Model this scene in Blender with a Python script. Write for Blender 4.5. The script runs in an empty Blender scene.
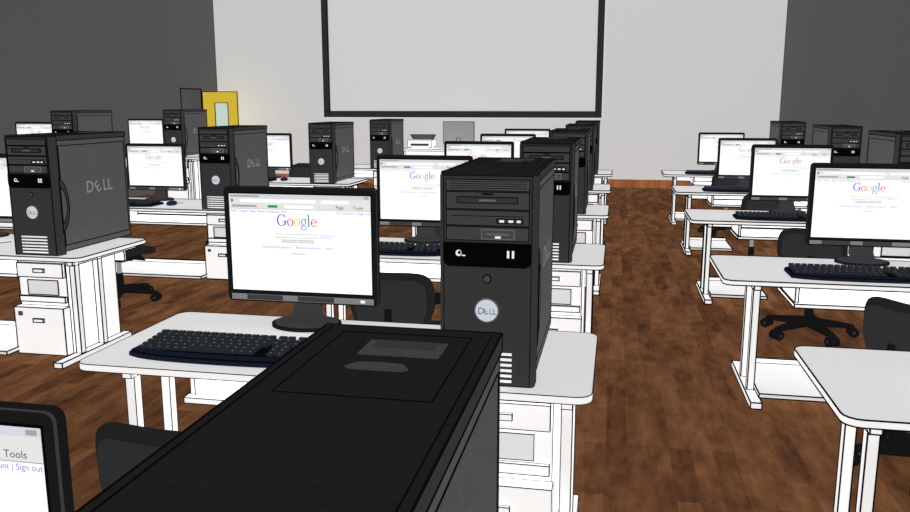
import bpy, bmesh, math, random
from mathutils import Vector, Matrix
random.seed(4)
scn = bpy.context.scene
scn.view_settings.view_transform = 'Standard'
try: scn.view_settings.look = 'None'
except Exception: pass

# ---------------------------------------------------------------- materials
EM = 0.86  # self-glow given to every surface, imitates flat even lighting
def lin(v):
    v /= 255.0
    return v/12.92 if v <= 0.04045 else ((v+0.055)/1.055)**2.4
def flat(name, rgb, em=EM, rough=0.9, noise=0.0, nscale=40):
    m = bpy.data.materials.new(name); m.use_nodes = True
    nt = m.node_tree; b = nt.nodes['Principled BSDF']
    c = (lin(rgb[0]), lin(rgb[1]), lin(rgb[2]), 1)
    b.inputs['Base Color'].default_value = c
    b.inputs['Roughness'].default_value = rough
    b.inputs['Specular IOR Level'].default_value = 0.0
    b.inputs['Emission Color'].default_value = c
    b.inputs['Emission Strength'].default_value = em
    if noise > 0:
        tc = nt.nodes.new('ShaderNodeTexCoord'); n = nt.nodes.new('ShaderNodeTexNoise')
        n.inputs['Scale'].default_value = nscale
        r = nt.nodes.new('ShaderNodeValToRGB')
        r.color_ramp.elements[0].position = 0.35; r.color_ramp.elements[1].position = 0.65
        r.color_ramp.elements[0].color = tuple(x*(1-noise) for x in c[:3])+(1,)
        r.color_ramp.elements[1].color = tuple(x*(1+noise) for x in c[:3])+(1,)
        nt.links.new(tc.outputs['Object'], n.inputs['Vector'])
        nt.links.new(n.outputs['Fac'], r.inputs['Fac'])
        nt.links.new(r.outputs['Color'], b.inputs['Base Color'])
        nt.links.new(r.outputs['Color'], b.inputs['Emission Color'])
    try: m.cycles.emission_sampling = 'NONE'
    except Exception: pass
    return m

M = {}
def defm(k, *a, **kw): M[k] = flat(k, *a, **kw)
defm('line', (10,10,10))
defm('line_soft', (70,70,70))
defm('desk_top', (214,214,214))  # greyer than desk_white: shading of upward faces put into the colour
defm('desk_white', (243,243,243))
defm('desk_frame', (234,234,234))
defm('case_side', (78,78,79), noise=0.10, nscale=120)
defm('case_top', (28,28,28), noise=0.08, nscale=60)
defm('bezel', (52,52,53))
defm('bezel_lt', (68,68,69))
defm('bay', (62,62,63))
defm('gloss', (6,6,7))
defm('slot', (98,100,98))
defm('top_slot', (60,61,60))
defm('side_text', (132,134,134))
defm('logo', (200,208,214))
defm('logo_ring', (90,95,100))
defm('logo_txt', (70,90,120))
defm('white', (240,240,240))
defm('mon', (24,24,25))
defm('mon_edge', (58,58,60))
defm('mon_strip', (118,118,119))
defm('page', (253,253,254))
defm('bar_blue', (208,212,220))
defm('bar_grey', (224,224,222))
defm('bar_dk', (160,161,164))
defm('link', (100,108,185))
defm('g_blue', (40,90,200))
defm('g_red', (205,50,40))
defm('g_yel', (225,180,40))
defm('g_grn', (50,145,70))
defm('kb', (9,9,11))
defm('key', (38,40,47))
defm('kb_blue', (20,25,37))
defm('mouse_b', (28,36,58))
defm('chair', (33,33,34))
defm('chair_dk', (20,20,21))
defm('chair_mid', (44,44,46))
defm('wall_back', (198,198,198))
defm('wall_side', (77,77,77))  # darker than wall_back: shading of the side faces painted into the colour
defm('screen', (203,203,203))
defm('frame', (44,44,44))
defm('door_y', (208,180,56))
defm('door_glass', (196,214,210))
defm('mid_grey', (140,140,140))
defm('panel_grey', (214,214,214))

def wood(name, c1, c2, c3, em=EM):
    m = bpy.data.materials.new(name); m.use_nodes = True
    nt = m.node_tree; L = nt.links; b = nt.nodes['Principled BSDF']
    b.inputs['Specular IOR Level'].default_value = 0.0
    b.inputs['Roughness'].default_value = .8
    tc = nt.nodes.new('ShaderNodeTexCoord')
    mp = nt.nodes.new('ShaderNodeMapping'); mp.inputs['Rotation'].default_value = (0,0,math.radians(90))
    L.new(tc.outputs['Object'], mp.inputs['Vector'])
    br = nt.nodes.new('ShaderNodeTexBrick')
    br.inputs['Scale'].default_value = 1.0
    br.inputs['Brick Width'].default_value = 0.6
    br.inputs['Row Height'].default_value = 0.11
    br.inputs['Mortar Size'].default_value = 0.0012
    br.inputs['Mortar Smooth'].default_value = 0.2
    br.inputs['Bias'].default_value = 0.0
    br.inputs['Color1'].default_value = (0,0,0,1); br.inputs['Color2'].default_value = (1,1,1,1)
    br.inputs['Mortar'].default_value = (0.1,0.1,0.1,1)
    L.new(mp.outputs['Vector'], br.inputs['Vector'])
    mp2 = nt.nodes.new('ShaderNodeMapping'); mp2.inputs['Scale'].default_value = (6.0,1.8,1)
    L.new(tc.outputs['Object'], mp2.inputs['Vector'])
    n = nt.nodes.new('ShaderNodeTexNoise'); n.inputs['Scale'].default_value = 1.8
    n.inputs['Detail'].default_value = 6; n.inputs['Roughness'].default_value = .68
    L.new(mp2.outputs['Vector'], n.inputs['Vector'])
    mx = nt.nodes.new('ShaderNodeMix'); mx.data_type = 'FLOAT'
    mx.inputs[0].default_value = 0.80
    L.new(br.outputs['Color'], mx.inputs[2]); L.new(n.outputs['Fac'], mx.inputs[3])
    r = nt.nodes.new('ShaderNodeValToRGB')
    r.color_ramp.elements[0].position = 0.30; r.color_ramp.elements[1].position = 0.72
    cc = [tuple(lin(x) for x in c)+(1,) for c in (c1,c2,c3)]
    r.color_ramp.elements[0].color = cc[0]; r.color_ramp.elements[1].color = cc[2]
    e = r.color_ramp.elements.new(0.5); e.color = cc[1]
    L.new(mx.outputs[0], r.inputs['Fac'])
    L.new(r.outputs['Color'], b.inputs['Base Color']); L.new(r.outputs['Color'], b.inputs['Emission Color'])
    b.inputs['Emission Strength'].default_value = em  # wood glows in its own colour too, standing in for room light
    try: m.cycles.emission_sampling = 'NONE'
    except Exception: pass
    return m
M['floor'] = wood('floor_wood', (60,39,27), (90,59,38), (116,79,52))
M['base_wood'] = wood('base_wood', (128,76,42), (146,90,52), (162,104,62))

# ---------------------------------------------------------------- mesh builder
def text_geo(s, size):
    cu = bpy.data.curves.new('t', 'FONT'); cu.body = s; cu.size = size; cu.align_x = 'LEFT'
    cu.resolution_u = 3
    ob = bpy.data.objects.new('t', cu); scn.collection.objects.link(ob)
    bpy.context.view_layer.update()
    dg = bpy.context.evaluated_depsgraph_get()
    me = bpy.data.meshes.new_from_object(ob.evaluated_get(dg))
    v = [(p.co.x, p.co.y) for p in me.vertices]; f = [tuple(p.vertices) for p in me.polygons]
    bpy.data.objects.remove(ob); bpy.data.curves.remove(cu); bpy.data.meshes.remove(me)
    return v, f
TG = {}
def tgeo(s, size):
    if (s,size) not in TG: TG[(s,size)] = text_geo(s,size)
    return TG[(s,size)]

# serif glyphs with stroke contrast, built from elliptical arcs and bars
def arc(cx,cy,rx,ry,tx,ty,a0,a1,n=20):
    v=[];f=[]
    for i in range(n+1):
        a=math.radians(a0+(a1-a0)*i/n); c,s=math.cos(a),math.sin(a)
        v+=[(cx+rx*c,cy+ry*s),(cx+(rx-tx)*c,cy+(ry-ty)*s)]
    for i in range(n): f.append((2*i,2*i+1,2*i+3,2*i+2))
    return v,f
def bar(x0,x1,y0,y1): return [(x0,y0),(x1,y0),(x1,y1),(x0,y1)],[(0,1,2,3)]
def glyph(ch):
    if ch=='G': p=[arc(.5,.5,.5,.52,.15,.06,42,352),bar(.80,.93,.10,.42),bar(.62,1.02,.40,.46),bar(.84,.90,.72,.98)]; w=1.04
    elif ch=='o': p=[arc(.34,.32,.34,.34,.12,.05,0,360)]; w=.70
    elif ch=='g': p=[arc(.30,.40,.27,.26,.10,.05,0,360),arc(.30,-.14,.32,.20,.08,.05,0,360),bar(.08,.17,.0,.16),bar(.42,.62,.56,.64)]; w=.64
    elif ch=='l': p=[bar(.10,.23,.0,1.05),bar(.0,.33,0,.05),bar(.02,.14,.99,1.05)]; w=.36
    else: p=[arc(.32,.32,.32,.34,.12,.05,0,325),bar(.08,.60,.30,.36)]; w=.66
    V=[];F=[]
    for v,f in p:
        o=len(V); V+=v; F+=[tuple(o+j for j in q) for q in f]
    return V,F,w

def rrect(x0, x1, y0, y1, r, n=5):
    pts = []
    for cx, cy, a0 in ((x1-r,y1-r,0),(x0+r,y1-r,90),(x0+r,y0+r,180),(x1-r,y0+r,270)):
        for i in range(n+1):
            a = math.radians(a0+90*i/n); pts.append((cx+r*math.cos(a), cy+r*math.sin(a)))
    return pts
def ell(cx, cy, rx, ry, n=24):
    return [(cx+rx*math.cos(2*math.pi*i/n), cy+ry*math.sin(2*math.pi*i/n)) for i in range(n)]

class MB:
    def __init__(s, lw=0.002):
        s.v=[]; s.f=[]; s.m=[]; s.mats=[]; s.sm=[]; s.lw=lw
    def mi(s, k):
        if k not in s.mats: s.mats.append(k)
        return s.mats.index(k)
    def add(s, vs, fs, k, smooth=False):
        o = len(s.v); s.v += [tuple(p) for p in vs]; i = s.mi(k)
        for f in fs: s.f.append(tuple(o+j for j in f)); s.m.append(i); s.sm.append(smooth)
    def seg(s, p, q, k='line', lw=None):
        lw = lw or s.lw
        p = Vector(p); q = Vector(q); d = q-p
        if d.length < 1e-6: return
        d.normalize()
        a = Vector((0,0,1)) if abs(d.z) < .9 else Vector((1,0,0))
        u = d.cross(a).normalized()*lw; w = d.cross(u).normalized()*lw
        p = p-d*lw; q = q+d*lw
        vs = [p+u+w,p-u+w,p-u-w,p+u-w,q+u+w,q-u+w,q-u-w,q+u-w]
        s.add(vs, [(0,1,2,3),(7,6,5,4),(0,4,5,1),(1,5,6,2),(2,6,7,3),(3,7,4,0)], k)
    def box(s, x0,x1,y0,y1,z0,z1,k, line=False, lk='line', top=None):
        vs = [(x0,y0,z0),(x1,y0,z0),(x1,y1,z0),(x0,y1,z0),(x0,y0,z1),(x1,y0,z1),(x1,y1,z1),(x0,y1,z1)]
        fs = [(3,2,1,0),(0,1,5,4),(1,2,6,5),(2,3,7,6),(3,0,4,7)]
        s.add(vs, fs, k); s.add(vs, [(4,5,6,7)], top or k)
        if line:
            for a,b in ((0,1),(1,2),(2,3),(3,0),(4,5),(5,6),(6,7),(7,4),(0,4),(1,5),(2,6),(3,7)):
                s.seg(vs[a], vs[b], lk)
    def prism(s, poly, axis, a0, a1, k, line=False, lk='line', cap=None, smooth=False):
        def P(p, a):
            if axis=='z': return (p[0],p[1],a)
            if axis=='y': return (p[0],a,p[1])
            return (a,p[0],p[1])
        n = len(poly)
        A = [P(p,a0) for p in poly]; B = [P(p,a1) for p in poly]
        s.add(A+B, [(i,(i+1)%n,n+(i+1)%n,n+i) for i in range(n)], k, smooth)
        s.add(A, [tuple(range(n))[::-1]], cap or k); s.add(B, [tuple(range(n))], cap or k)
        if line:
            for i in range(n):
                s.seg(A[i],A[(i+1)%n],lk); s.seg(B[i],B[(i+1)%n],lk)
    def ring(s, poly, axis, a, k='line', lw=None):
        n=len(poly)
        for i in range(n):
            p,q = poly[i],poly[(i+1)%n]
            if axis=='y': s.seg((p[0],a,p[1]),(q[0],a,q[1]),k,lw)
            elif axis=='x': s.seg((a,p[0],p[1]),(a,q[0],q[1]),k,lw)
            else: s.seg((p[0],p[1],a),(q[0],q[1],a),k,lw)
    def tube(s, p, q, r0, r1, k, n=14):
        p=Vector(p); q=Vector(q); d=(q-p).normalized()
        a = Vector((0,0,1)) if abs(d.z)<.9 else Vector((1,0,0))
        u=d.cross(a).normalized(); w=d.cross(u).normalized()
        A=[p+(u*math.cos(2*math.pi*i/n)+w*math.sin(2*math.pi*i/n))*r0 for i in range(n)]
        B=[q+(u*math.cos(2*math.pi*i/n)+w*math.sin(2*math.pi*i/n))*r1 for i in range(n)]
        s.add(A+B,[(i,(i+1)%n,n+(i+1)%n,n+i) for i in range(n)],k,True)
        s.add(A,[tuple(range(n))[::-1]],k); s.add(B,[tuple(range(n))],k)
    def sq(s, c, d, e1, e2, k, nu=28, nv=14, fn=None):
        def sp(w,e): return math.copysign(abs(w)**e, w)
        vs=[]; fs=[]
        for j in range(nv+1):
            t=-math.pi/2+math.pi*j/nv
            for i in range(nu):
                p=2*math.pi*i/nu
                q=Vector((d[0]*sp(math.cos(t),e1)*sp(math.cos(p),e2), d[1]*sp(math.cos(t),e1)*sp(math.sin(p),e2), d[2]*sp(math.sin(t),e1)))
                if fn: q=fn(q)
                vs.append((q[0]+c[0],q[1]+c[1],q[2]+c[2]))
        for j in range(nv):
            for i in range(nu):
                fs.append((j*nu+i,j*nu+(i+1)%nu,(j+1)*nu+(i+1)%nu,(j+1)*nu+i))
        s.add(vs,fs,k,True)
    def text(s, t, size, fn, k):
        v,f = tgeo(t,size)
        s.add([fn(x,y) for x,y in v], f, k)
    def mesh(s, name):
        me=bpy.data.meshes.new(name); me.from_pydata(s.v,[],s.f)
        for k in s.mats: me.materials.append(M[k])
        me.polygons.foreach_set('material_index', s.m)
        me.polygons.foreach_set('use_smooth', s.sm)
        me.update()
        bm=bmesh.new(); bm.from_mesh(me); bmesh.ops.recalc_face_normals(bm, faces=bm.faces); bm.to_mesh(me); bm.free()
        return me
def place(name, me, loc=(0,0,0), rz=0, sc=(1,1,1)):
    o=bpy.data.objects.new(name, me); scn.collection.objects.link(o)
    o.location=loc; o.rotation_euler=(0,0,rz); o.scale=sc
    return o

# ---------------------------------------------------------------- tower
TW,TD,TH = .18,.88,.80
def make_tower(lw):
    b=MB(lw)
    b.box(-.172,.172,.06,TD,.02,.765,'case_side',True)
    b.box(-.176,.176,.05,TD+.005,.765,.80,'bezel',True,top='case_top')
    pl=[(-.18,.07),(-.18,.02),(-.174,.005),(-.162,0),(.162,0),(.174,.005),(.18,.02),(.18,.07)]
    b.prism(pl,'z',.001,.79,'bezel')
    pl2=[(x*.985,y+.003) for x,y in pl]
    b.prism(pl2,'z',.79,.803,'case_top')
    for x in (-.18,.18): b.seg((x,.07,.003),(x,.07,.80))
    for x in (-.162,.162): b.seg((x,0,.003),(x,0,.79))
    b.seg((-.16,0,.79),(.16,0,.79)); b.seg((-.16,.0,.004),(.16,.0,.004))
    f=-.004
    b.box(-.152,.152,f,0,.737,.777,'bezel_lt',True)
    for z0,z1 in ((.670,.732),(.61,.665),(.555,.605)):
        b.box(-.152,.152,f,0,z0,z1,'bay',True)
    for i in range(4): b.seg((-.14,f-.001,.746+.008*i),(.14,f-.001,.746+.008*i),'line',.001)
    b.box(-.02,.02,f-.003,f,.722,.728,'gloss')
    b.box(-.11,.11,f-.004,f,.692,.714,'bezel',True)
    b.box(-.03,.03,f-.006,f,.699,.706,'slot')
    b.box(.035,.13,f-.004,f,.620,.636,'bezel',True)
    b.box(.045,.062,f-.007,f-.004,.624,.632,'white'); b.box(.078,.095,f-.007,f-.004,.624,.632,'white')
    b.box(.108,.122,f-.007,f-.004,.624,.632,'white')
    b.seg((-.13,f-.002,.645),(.13,f-.002,.645),'line',.0012)
    b.prism([(-.162,.545),(-.162,.482),(-.156,.466),(-.142,.458),(.142,.458),(.156,.466),(.162,.482),(.162,.545)],'y',f-.003,0,'gloss',True)
    b.box(-.02,.10,f-.006,f,.562,.596,'bezel_lt',True,'slot')
    b.box(.0,.08,f-.009,f,.577,.583,'slot'); b.box(.03,.05,f-.01,f,.565,.573,'white')
    b.prism(ell(-.105,.507,.011,.012,12),'y',f-.006,0,'white'); b.prism(ell(-.102,.509,.006,.007,10),'y',f-.007,0,'gloss')
    b.box(-.093,-.080,f-.006,0,.496,.50,'white')
    b.box(.074,.082,f-.006,0,.493,.520,'white'); b.box(.092,.100,f-.006,0,.493,.520,'white')
    b.prism(ell(0,.412,.017,.018,20),'y',f,0,'line'); b.prism(ell(0,.412,.012,.013,20),'y',f-.004,0,'bezel_lt')
    b.prism(ell(0,.293,.046,.046,32),'y',-.005,0,'logo_ring'); b.prism(ell(0,.293,.041,.041,32),'y',-.009,0,'logo')
    b.text('D', .036, lambda x,y:(x-.033,-.0105,y+.280), 'logo_txt')
    c,s_=math.cos(.6),math.sin(.6)
    b.text('E', .032, lambda x,y:(x*c-y*s_-.004,-.0105,x*s_+y*c+.276), 'logo_txt')
    b.text('LL', .034, lambda x,y:(x*.8+.010,-.0105,y+.280), 'logo_txt')
    for i in range(6):
        z=.018+i*.021
        b.box(-.085,.095,f,0,z,z+.009,'white')
        b.box(-.105,-.09,f,0,z,z+.009,'white')
    for sx in (-1,1):
        a1=.184*sx
        pts=[(.06,.52)]+[(.06+.085*math.sin(math.pi*t/10)**.6,.52-.37*t/10) for t in range(1,10)]+[(.06,.15)]
        b.prism(pts,'x',.172*sx,a1,'bezel',True)
        pts2=[(.062,.46)]+[(.062+.055*math.sin(math.pi*t/10)**.6,.46-.25*t/10) for t in range(1,10)]+[(.062,.21)]
        b.prism(pts2,'x',.172*sx,.187*sx,'case_side',True)
        b.ring([(.09,.06),(.86,.06),(.86,.73),(.09,.73)],'x',.1725*sx)
        if sx>0:
            b.text('D', .12, lambda x,y:(.1755,x+.36,y+.39), 'side_text')
            b.text('E', .115, lambda x,y:(.1755,(x*c-y*s_)+.495,(x*s_+y*c)+.375), 'side_text')
            b.text('LL', .12, lambda x,y:(.1755,x+.56,y+.39), 'side_text')
    b.ring([(-.125,.50),(.125,.50),(.125,.84),(-.125,.84)],'z',.80,'line',max(lw*.8,.0012))
    b.box(-.055,.090,.705,.790,.80,.8022,'top_slot')
    b.prism([(-.055,.635),(-.04,.660),(.0,.665),(.04,.660),(.055,.635),(.045,.625),(-.045,.625)],'z',.80,.8022,'top_slot')
    b.box(-.040,.075,.745,.790,.8022,.8032,'bezel')
    for x in (-.16,.16): b.seg((x,.06,.801),(x,.87,.801),'line',.001)
    b.box(-.15,.15,TD,TD+.01,.45,.72,'slot',True); b.box(-.15,.15,TD,TD+.01,.06,.40,'mid_grey',True)
    return b.mesh('desktop_computer_tower')

# ---------------------------------------------------------------- monitor
def make_monitor(lw):
    b=MB(lw)
    W,z0,z1=.375,.118,.668
    b.prism(rrect(-W,W,z0,z1,.025),'y',-.02,.003,'mon',cap='mon')
    b.prism(rrect(-W+.003,W-.003,z0+.003,z1-.003,.022),'y',-.03,-.02,'mon_edge',cap='mon')
    b.prism(rrect(-W+.035,W-.035,z0+.035,z1-.035,.03),'y',.003,.030,'mon')
    b.prism(rrect(-W+.08,W-.08,z0+.08,z1-.08,.05),'y',.030,.075,'mon',True)
    b.prism(rrect(-.16,.16,z0+.10,z1-.14,.04),'y',.075,.11,'mon_edge')
    b.box(-W+.02,W-.02,-.033,-.03,z0+.008,z0+.040,'mon_strip',True)
    b.box(-W+.10,-W+.28,-.034,-.033,z0+.012,z0+.036,'mon_edge'); b.box(-.02,.16,-.034,-.033,z0+.012,z0+.036,'mon_edge'); b.box(.29,.31,-.036,-.033,z0+.018,z0+.030,'white')
    sx0,sx1,sz0,sz1=-.345,.345,.176,.634
    y=-.032
    b.box(sx0-.005,sx1+.005,y+.0005,-.03,sz0-.006,sz1+.006,'gloss')
    b.box(sx0,sx1,y,-.03,sz0,sz1,'page')
    def R(u0,u1,v0,v1,k,d=.001):
        X=lambda u:sx0+(sx1-sx0)*u; Z=lambda v:sz1-(sz1-sz0)*v
        b.box(X(u0),X(u1),y-d,y,Z(v1),Z(v0),k)
    def T(s,u,v,size,k,wid=None):
        vv,ff=tgeo(s,size); x0=sx0+(sx1-sx0)*u; z=sz1-(sz1-sz0)*v
        b.add([(p[0]+x0,y-.0022,p[1]+z) for p in vv],ff,k)
    R(0,1,0,.04,'bar_blue'); R(.01,.22,.012,.030,'bar_dk',.0015); R(.955,.99,.008,.032,'bar_dk',.0015)
    R(0,1,.04,.095,'bar_grey'); R(.015,.03,.052,.083,'g_grn',.0015); R(.08,.62,.052,.083,'page',.0015); R(.66,.85,.052,.083,'page',.0015)
    R(0,1,.095,.15,'bar_grey'); R(.02,.20,.112,.133,'bar_dk',.0015); R(.28,.35,.110,.135,'g_grn',.0015); R(.40,.60,.108,.138,'page',.0015)
    T('Page',.76,.135,.022,'line_soft'); T('Tools',.88,.135,.022,'line_soft')
    R(0,1,.15,.154,'bar_dk',.0018)
    T('Web  Images  Maps  News  Shopping  Mail',.01,.185,.016,'link')
    T('My Account | Sign out',.765,.187,.018,'link')
    G=[];x=0;S=.058
    for ch,k in zip('Google',('g_blue','g_red','g_yel','g_blue','g_grn','g_red')):
        v,f,w=glyph(ch); G.append((v,f,k,x)); x+=w+.03
    for v,f,k,xx in G:
        b.add([((p[0]+xx-x/2)*S*.80-.01,y-.001,.488+p[1]*S*.92) for p in v],f,k)
    R(.33,.63,.400,.405,'bar_dk'); R(.33,.63,.438,.443,'bar_dk'); R(.33,.333,.40,.443,'bar_dk'); R(.627,.63,.40,.443,'bar_dk')
    R(.37,.48,.46,.49,'bar_dk'); R(.49,.60,.46,.49,'bar_dk'); R(.373,.477,.465,.485,'bar_grey',.0015); R(.493,.597,.465,.485,'bar_grey',.0015)
    T('Advanced Search',.645,.415,.011,'link'); T('Preferences',.645,.437,.011,'link')
    T('Advertising Programs  -  Business Solutions  -  About',.23,.550,.0165,'link')
    R(.44,.54,.60,.608,'bar_dk')
    b.prism([(-.05,.01),(.05,.01),(.06,.30),(-.06,.30)],'y',.03,.09,'mon')
    b.prism([(-.085,.008),(.085,.008),(.05,.14),(-.05,.14)],'y',.02,.05,'mon_edge')
    b.prism(ell(0,0.02,.17,.13,32),'z',.001,.016,'mon'); b.prism(ell(0,.02,.155,.115,32),'z',.016,.022,'mon_edge')
    return b.mesh('computer_monitor')

def make_keyboard():
    b=MB(.001)
    W=.41
    pts=[]
    n=16
    for i in range(n+1):
        t=-1+2*i/n; pts.append((W*t, -.165-.02*(1-t*t)+.035*abs(t)**6))
    for i in range(n+1):
        t=1-2*i/n; pts.append((W*t*1.0, .14+.012*(1-t*t)-.03*abs(t)**6))
    b.prism(pts,'z',0.001,.018,'kb_blue')
    b.prism([(x*.985,y*.95) for x,y in pts],'z',.018,.026,'kb')
    pr=[p for p in pts[:n+1]]; pr2=[(x,y+.05) for x,y in pr][::-1]
    b.prism([(x*.96,y+.006) for x,y in pr]+[(x*.96,y) for x,y in pr2],'z',.026,.029,'kb_blue')
    for r in range(6):
        yy=-.105+r*.038; 
        x=-.385
        while x<.375:
            w=.030
            if r==0 and -.22<x<-.10: w=.21
            elif r in(1,2) and x<-.37: w=.05
            if x+w>.39: break
            if not (.145<x<.16) :
                b.box(x,x+w,yy,yy+.025,.024,.036+.003*r,'key')
                b.box(x+.011,x+.018,yy+.010,yy+.018,.0365+.003*r,.0375+.003*r,'slot')
            x+=w+.009
            if .14<x<.17 : x+=.012
            if .245<x<.275: x+=.012
    for i in range(7): b.box(-.2+i*.06,-.165+i*.06,.126,.136,.026,.030,'kb_blue')
    for i in range(3): b.box(.30+i*.02,.31+i*.02,.122,.128,.026,.031,'white')
    return b.mesh('computer_keyboard')

def make_mouse():
    b=MB(.001)
    b.sq((0,0,.023),(.045,.075,.028),.9,.9,'mouse_b',20,10,lambda q:Vector((q.x,q.y,max(q.z,-.02))))
    b.tube((0,.02,.047),(0,.045,.043),.006,.006,'slot',8)
    b.tube((0,.07,.015),(0.02,.2,.006),.003,.003,'kb',6)
    return b.mesh('computer_mouse')

# ---------------------------------------------------------------- desk
DW,DD=2.10,.87
def make_desk(lw, longshelf, inset=.17):
    b=MB(lw)
    b.prism(rrect(-DW,0,0,DD,.06,4),'z',.722,.75,'desk_white',True,cap='desk_top')
    for x in (-DW+inset,-.09):
        a,c=x-.02,x+.02
        for yy in (.05,.31): b.box(a,c,yy,yy+.045,.05,.722,'desk_frame',True)
        b.box(a-.012,c+.012,-.18,.64,.012,.05,'desk_frame',True)
        b.box(a,c,.03,.80,.69,.722,'desk_frame',True)
        b.tube((x,-.14,0),(x,-.14,.012),.02,.02,'line_soft',10); b.tube((x,.60,0),(x,.60,.012),.02,.02,'line_soft',10)
    b.box(-DW+inset+.02,-.11,.70,.72,.60,.722,'desk_frame',True)
    b.box(-DW+.43,-.52,.10,.62,.575,.598,'desk_white',True)
    for x in (-DW+.45,-.54): b.box(x-.01,x+.01,.14,.58,.598,.722,'desk_frame',True)
    xe=-.52 if longshelf else -DW+.68
    b.box(-DW+inset+.02,xe,-.14,.48,.07,.095,'desk_top',True)
    b.box(-DW+inset+.02,xe,.48,.50,.07,.13,'desk_white',True)
    x0,x1=-.52,-.14
    b.box(x0,x1,.05,.62,.03,.722,'desk_white',True)
    b.box(x0+.01,x1-.01,.025,.05,.60,.70,'desk_white',True)
    b.box(x0+.07,x1-.07,.047,.052,.47,.575,'panel_grey',True)
    b.box(x0+.01,x1-.01,.03,.05,.42,.46,'desk_white',True)
    b.box(x0-.005,x1+.005,-.02,.05,.05,.39,'desk_white',True)
    for z in (.65,.30):
        yb = .025 if z>.5 else -.02
        b.box(x0+.15,x1-.15,yb-.015,yb,z-.012,z+.012,'desk_white',True)
    b.box(x0+.03,x0+.06,-.03,-.02,.33,.36,'line_soft')
    for x in (x0+.05,x1-.05):
        for yy in (.09,.56): b.tube((x,yy,0),(x,yy,.03),.02,.02,'line_soft',10)
    return b.mesh('computer_desk')

# ---------------------------------------------------------------- chair (faces +y)
def make_chair():
    b=MB(.0015)
    def backfn(q):
        return Vector((q.x*(1-.25*max(0,-q.z/.2)), q.y+1.0*q.x*q.x+.06*(-q.z), q.z))
    b.sq((0,-.235,.655),(.225,.028,.195),.45,.55,'chair',32,16,backfn)
    b.sq((0,-.262,.655),(.19,.016,.16),.4,.5,'chair_mid',28,12,backfn)
    def seatfn(q): return Vector((q.x, q.y, q.z-.03*max(0,q.y/.23)**2+.02*(q.x/.24)**2))
    b.sq((0,.02,.445),(.245,.235,.042),.5,.5,'chair',32,10,seatfn)
    b.box(-.14,.14,-.10,.12,.375,.405,'chair_dk',True)
    b.tube((0,-.10,.385),(0,-.285,.42),.02,.02,'chair_dk'); b.tube((0,-.285,.41),(0,-.275,.66),.022,.018,'chair_dk')
    b.tube((.12,.0,.39),(.27,.02,.385),.008,.008,'chair_dk',8)
    b.tube((0,0,.24),(0,0,.39),.020,.020,'mid_grey'); b.tube((0,0,.09),(0,0,.25),.032,.028,'chair_dk')
    b.tube((0,0,.07),(0,0,.13),.05,.042,'chair_dk')
    for i in range(5):
        a=math.radians(18+72*i); c,s=math.cos(a),math.sin(a)
        P=lambda r,t,z:(r*c-t*s, r*s+t*c, z)
        vs=[P(.03,-.035,.075),P(.03,.035,.075),P(.03,.035,.135),P(.03,-.035,.135),P(.31,-.02,.065),P(.31,.02,.065),P(.31,.02,.09),P(.31,-.02,.09)]
        b.add(vs,[(0,1,2,3),(7,6,5,4),(0,4,5,1),(1,5,6,2),(2,6,7,3),(3,7,4,0)],'chair_dk')
        b.tube(P(.30,0,.05),P(.30,0,.075),.010,.010,'chair_dk',8)
        for t in (-.024,.024):
            b.tube(P(.305,t-.013,.036),P(.305,t+.013,.036),.036,.036,'chair_dk',14)
            b.tube(P(.305,t-.014,.036),P(.305,t+.014,.036),.012,.012,'chair_mid',10)
        b.sq(P(.305,0,.06),(.026,.026,.014),1,1,'chair_dk',10,6)
    return b.mesh('office_chair')

me_chair=make_chair(); me_kb=make_keyboard(); me_mouse=make_mouse()
cache={}
def get(kind, lw, *a):
    key=(kind,round(lw,4))+a
    if key not in cache:
        cache[key]={'t':make_tower,'m':make_monitor,'d':make_desk}[kind](lw,*a)
    return cache[key]

def station(xr, yf, mx, tx, dz=0, longshelf=False, chair=None, crot=0, tdy=.05, mdy=.72, tsz=1.0, msc=1.0, inset=.17):
    dist=math.hypot(xr,yf)
    lw=min(max(.00060*dist,.0015),.006); lw=round(lw*2000)/2000
    z=.75+dz+.001
    place('computer_desk', get('d',lw,longshelf,inset), (xr,yf,0), sc=(1,1,(z-.001)/.75))
    place('desktop_computer_tower', get('t',min(lw,.003)), (tx,yf+tdy,z), sc=(1,1,tsz))
    place('computer_monitor', get('m',min(lw,.003)), (mx,yf+mdy,z), sc=(msc,1,msc))
    place('computer_keyboard', me_kb, (mx-.15,yf+.27,z))
    place('computer_mouse', me_mouse, (mx+.40,yf+.30,z))
    if chair:
        place('office_chair', me_chair, (chair[0],chair[1],0), rz=crot, sc=(1.1,1.1,1.04))

# centre column
for i,yf in enumerate((.57,2.83,5.33,7.85,10.2,12.65)):
    ch=(None,(-1.24,2.24),(-1.22,4.50),(-1.4,6.95),(-1.4,9.35),(-1.4,11.8))[i]
    station(-.055,yf,-1.43 if i else -1.385,-.450 if i else -.378, dz=-.190 if i==0 else 0, chair=ch, crot=(0,-.1,.05,0,.1,0)[i], tdy=.06 if i else .035, inset=.22 if i==1 else .17)
# right column
R=((2.89,2.80,1.72,2.5),(2.77,5.03,1.64,2.45),(2.80,7.68,1.67,2.58),(2.83,10.2,1.63,2.62),(2.83,12.8,1.62,2.55))
for i,(xr,yf,mx,tx) in enumerate(R):
    ch=((1.9,1.7),(1.56,4.17),(1.54,6.66),(1.5,9.3),(1.55,11.9))[i]
    station(xr,yf,mx,min(tx,xr-.2), chair=ch, crot=(0,-1.0,-.3,.3,0)[i], msc=(1,1,1,.95,.93)[i], inset=(.11,.20,.17,.17,.17)[i])
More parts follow.
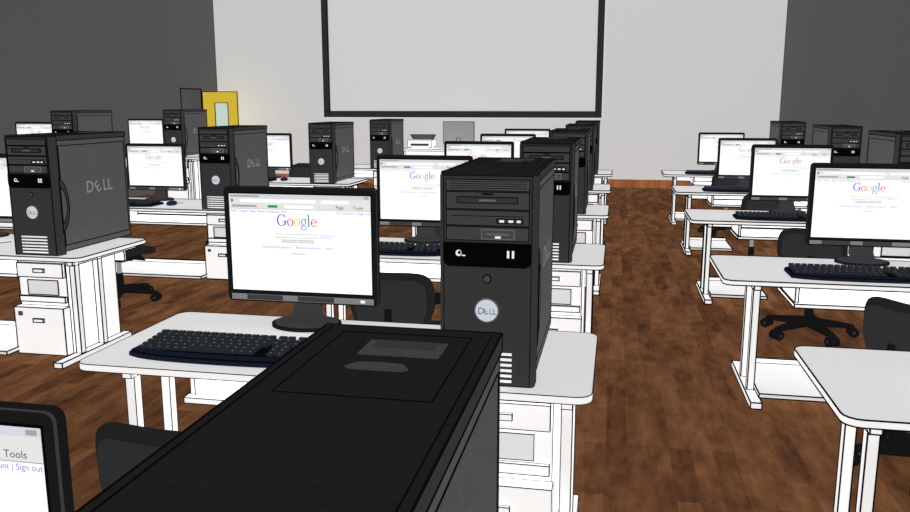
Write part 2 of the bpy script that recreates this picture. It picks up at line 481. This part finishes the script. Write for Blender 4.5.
# left column
for i,(xr,yf) in enumerate(((-3.62,4.90),(-3.54,7.5),(-3.50,10.4),(-3.47,13.1))):
    station(xr,yf,xr-(1.35 if i==0 else 1.45),xr-(.36 if i==0 else .40), longshelf=True, tsz=(1.045,1.03,1.01,1.01)[i],
            chair=(xr-1.3+(.35 if i==1 else 0),yf-.85), crot=.2*(-1)**i, msc=(1,.94,.97,1)[i])
# far left column
for i,yf in enumerate((9.95,12.8)):
    station(-7.06,yf,-8.36,-7.45, dz=.17, longshelf=True, chair=(-8.3,yf-.85), msc=.95)

# ---------------------------------------------------------------- room
XL,XR,YB,YF,HW=-9.45,3.37,18.4,-3.0,6.0
def simple(name, fn, lw=.006):
    b=MB(lw); fn(b); return place(name, b.mesh(name))
simple('floor', lambda b:b.box(XL-1.5,XR+.2,YF,YB+.2,-.1,0,'floor'))
simple('wall_back', lambda b:b.box(XL-.2,XR+.2,YB,YB+.2,0,HW,'wall_back'))
simple('wall_right', lambda b:b.box(XR,XR+.2,YF,YB,0,HW,'wall_side'))
DY0,DY1,DZ=16.7,17.62,2.16
def wl(b):
    b.box(XL-.2,XL,YF,DY0,0,HW,'wall_side'); b.box(XL-.2,XL,DY1,YB,0,HW,'wall_side'); b.box(XL-.2,XL,DY0,DY1,DZ,HW,'wall_side')
    b.box(XL-.26,XL-.2,DY0-.2,DY1+.2,0,DZ+.2,'wall_side')
simple('wall_left', wl)
def trimd(b):
    for y in (DY0,DY1): b.box(XL-.01,XL+.012,y-.012,y+.012,0,DZ+.012,'line')
    b.box(XL-.01,XL+.012,DY0,DY1,DZ-.012,DZ+.012,'line')
simple('trim_1', trimd)
simple('baseboard_back', lambda b:b.box(XL,XR,YB-.02,YB,0,.18,'base_wood',False))
def corner(b):
    b.box(XL,XL+.015,YB-.015,YB,0.18,HW,'line_soft'); b.box(XR-.015,XR,YB-.015,YB,0.18,HW,'line_soft')
simple('trim_2', corner)
def door(b):
    x0,x1,y=-9.40,-8.54,17.60
    b.box(x0,x1,y-.02,y+.02,0.01,.95,'door_y',False)
    b.box(x0,x0+.30,y-.02,y+.02,.95,1.85,'door_y'); b.box(x1-.24,x1,y-.02,y+.02,.95,1.85,'door_y'); b.box(x0,x1,y-.02,y+.02,1.85,2.10,'door_y')
    b.box(x0+.30,x1-.24,y-.006,y+.006,.95,1.85,'door_glass')
    b.ring([(x0+.30,.95),(x1-.24,.95),(x1-.24,1.85),(x0+.30,1.85)],'y',y-.022)
    b.ring([(x0,.01),(x1,.01),(x1,2.10),(x0,2.10)],'y',y-.02)
    b.box(x1-.12,x1-.08,y-.07,y-.02,1.0,1.12,'mid_grey',True)
    b.box(x1-.16,x1-.04,y-.09,y-.07,1.04,1.08,'mid_grey')
simple('door_1', door,.008)
def pscreen(b):
    x0,x1,z0,z1=-6.72,-.35,1.53,5.2; t=.13; y=YB-.005
    b.box(x0,x1,y-.04,y-.0,z0,z1,'screen')
    for a in ((x0,x1,z0,z0+t),(x0,x1,z1-t,z1),(x0,x0+t,z0,z1),(x1-t,x1,z0,z1)):
        b.box(a[0],a[1],y-.10,y-.04,a[2],a[3],'frame',True)
simple('projection_screen', pscreen)
def tdesk(b):
    x0,x1,y0,y1,z=-4.15,-2.55,15.6,16.4,.95
    b.box(x0,x1,y0,y1,z-.04,z,'desk_white',True,top='desk_top')
    b.box(x0+.04,x1-.04,y0+.04,y0+.07,.12,z-.04,'desk_white',True)
    for x in (x0+.04,x1-.08):
        b.box(x,x+.04,y0+.02,y1-.02,0,z-.04,'desk_frame',True)
simple('teacher_desk', tdesk,.005)
def tmon(b):
    cx,cy,z=-3.08,16.0,.957
    b.prism(rrect(cx-.31,cx+.31,z+.08,z+.52,.02),'y',cy-.03,cy+.03,'mid_grey',True)
    b.prism(rrect(cx-.2,cx+.2,z+.16,z+.44,.03),'y',cy-.05,cy-.03,'mid_grey')
    b.box(cx-.04,cx+.04,cy-.05,cy+.0,z+.01,z+.2,'mid_grey',True); b.prism(ell(cx,cy,.16,.11),'z',z,z+.015,'mid_grey')
simple('computer_monitor', tmon,.004)
def tproj(b):
    cx,cy,z=-3.82,15.95,.957
    b.box(cx-.24,cx+.24,cy-.2,cy+.2,z+.02,z+.16,'desk_white',True); b.box(cx-.18,cx+.18,cy-.22,cy-.2,z+.05,z+.09,'frame')
    b.prism([(cx-.20,z+.16),(cx+.20,z+.16),(cx+.26,z+.26),(cx-.26,z+.26)],'y',cy+.08,cy+.12,'line_soft',True)
    for dx in (-.2,.2):
        for dy in (-.15,.15): b.tube((cx+dx,cy+dy,z),(cx+dx,cy+dy,z+.02),.015,.015,'line_soft',8)
simple('desktop_printer', tproj,.004)

# ---------------------------------------------------------------- light + camera
w=bpy.data.worlds.new('World'); scn.world=w; w.use_nodes=True
bg=w.node_tree.nodes['Background']; bg.inputs[0].default_value=(1,1,1,1); bg.inputs[1].default_value=.18
sd=bpy.data.lights.new('fill_sun','SUN'); sd.energy=.10; sd.angle=math.radians(90)  # added soft fill to brighten front faces, no such source visible
so=bpy.data.objects.new('front_fill_sun',sd); scn.collection.objects.link(so); so.rotation_euler=(math.radians(55),0,math.radians(-15)); so.location=(0,-2,8)
cd=bpy.data.cameras.new('camera'); cd.sensor_width=36; cd.lens=812/910*36; cd.clip_start=.02; cd.clip_end=200
co=bpy.data.objects.new('camera',cd); scn.collection.objects.link(co)
co.location=(0,0,1.79); co.rotation_euler=(math.radians(90-10.5),0,math.radians(11.16))
scn.camera=co
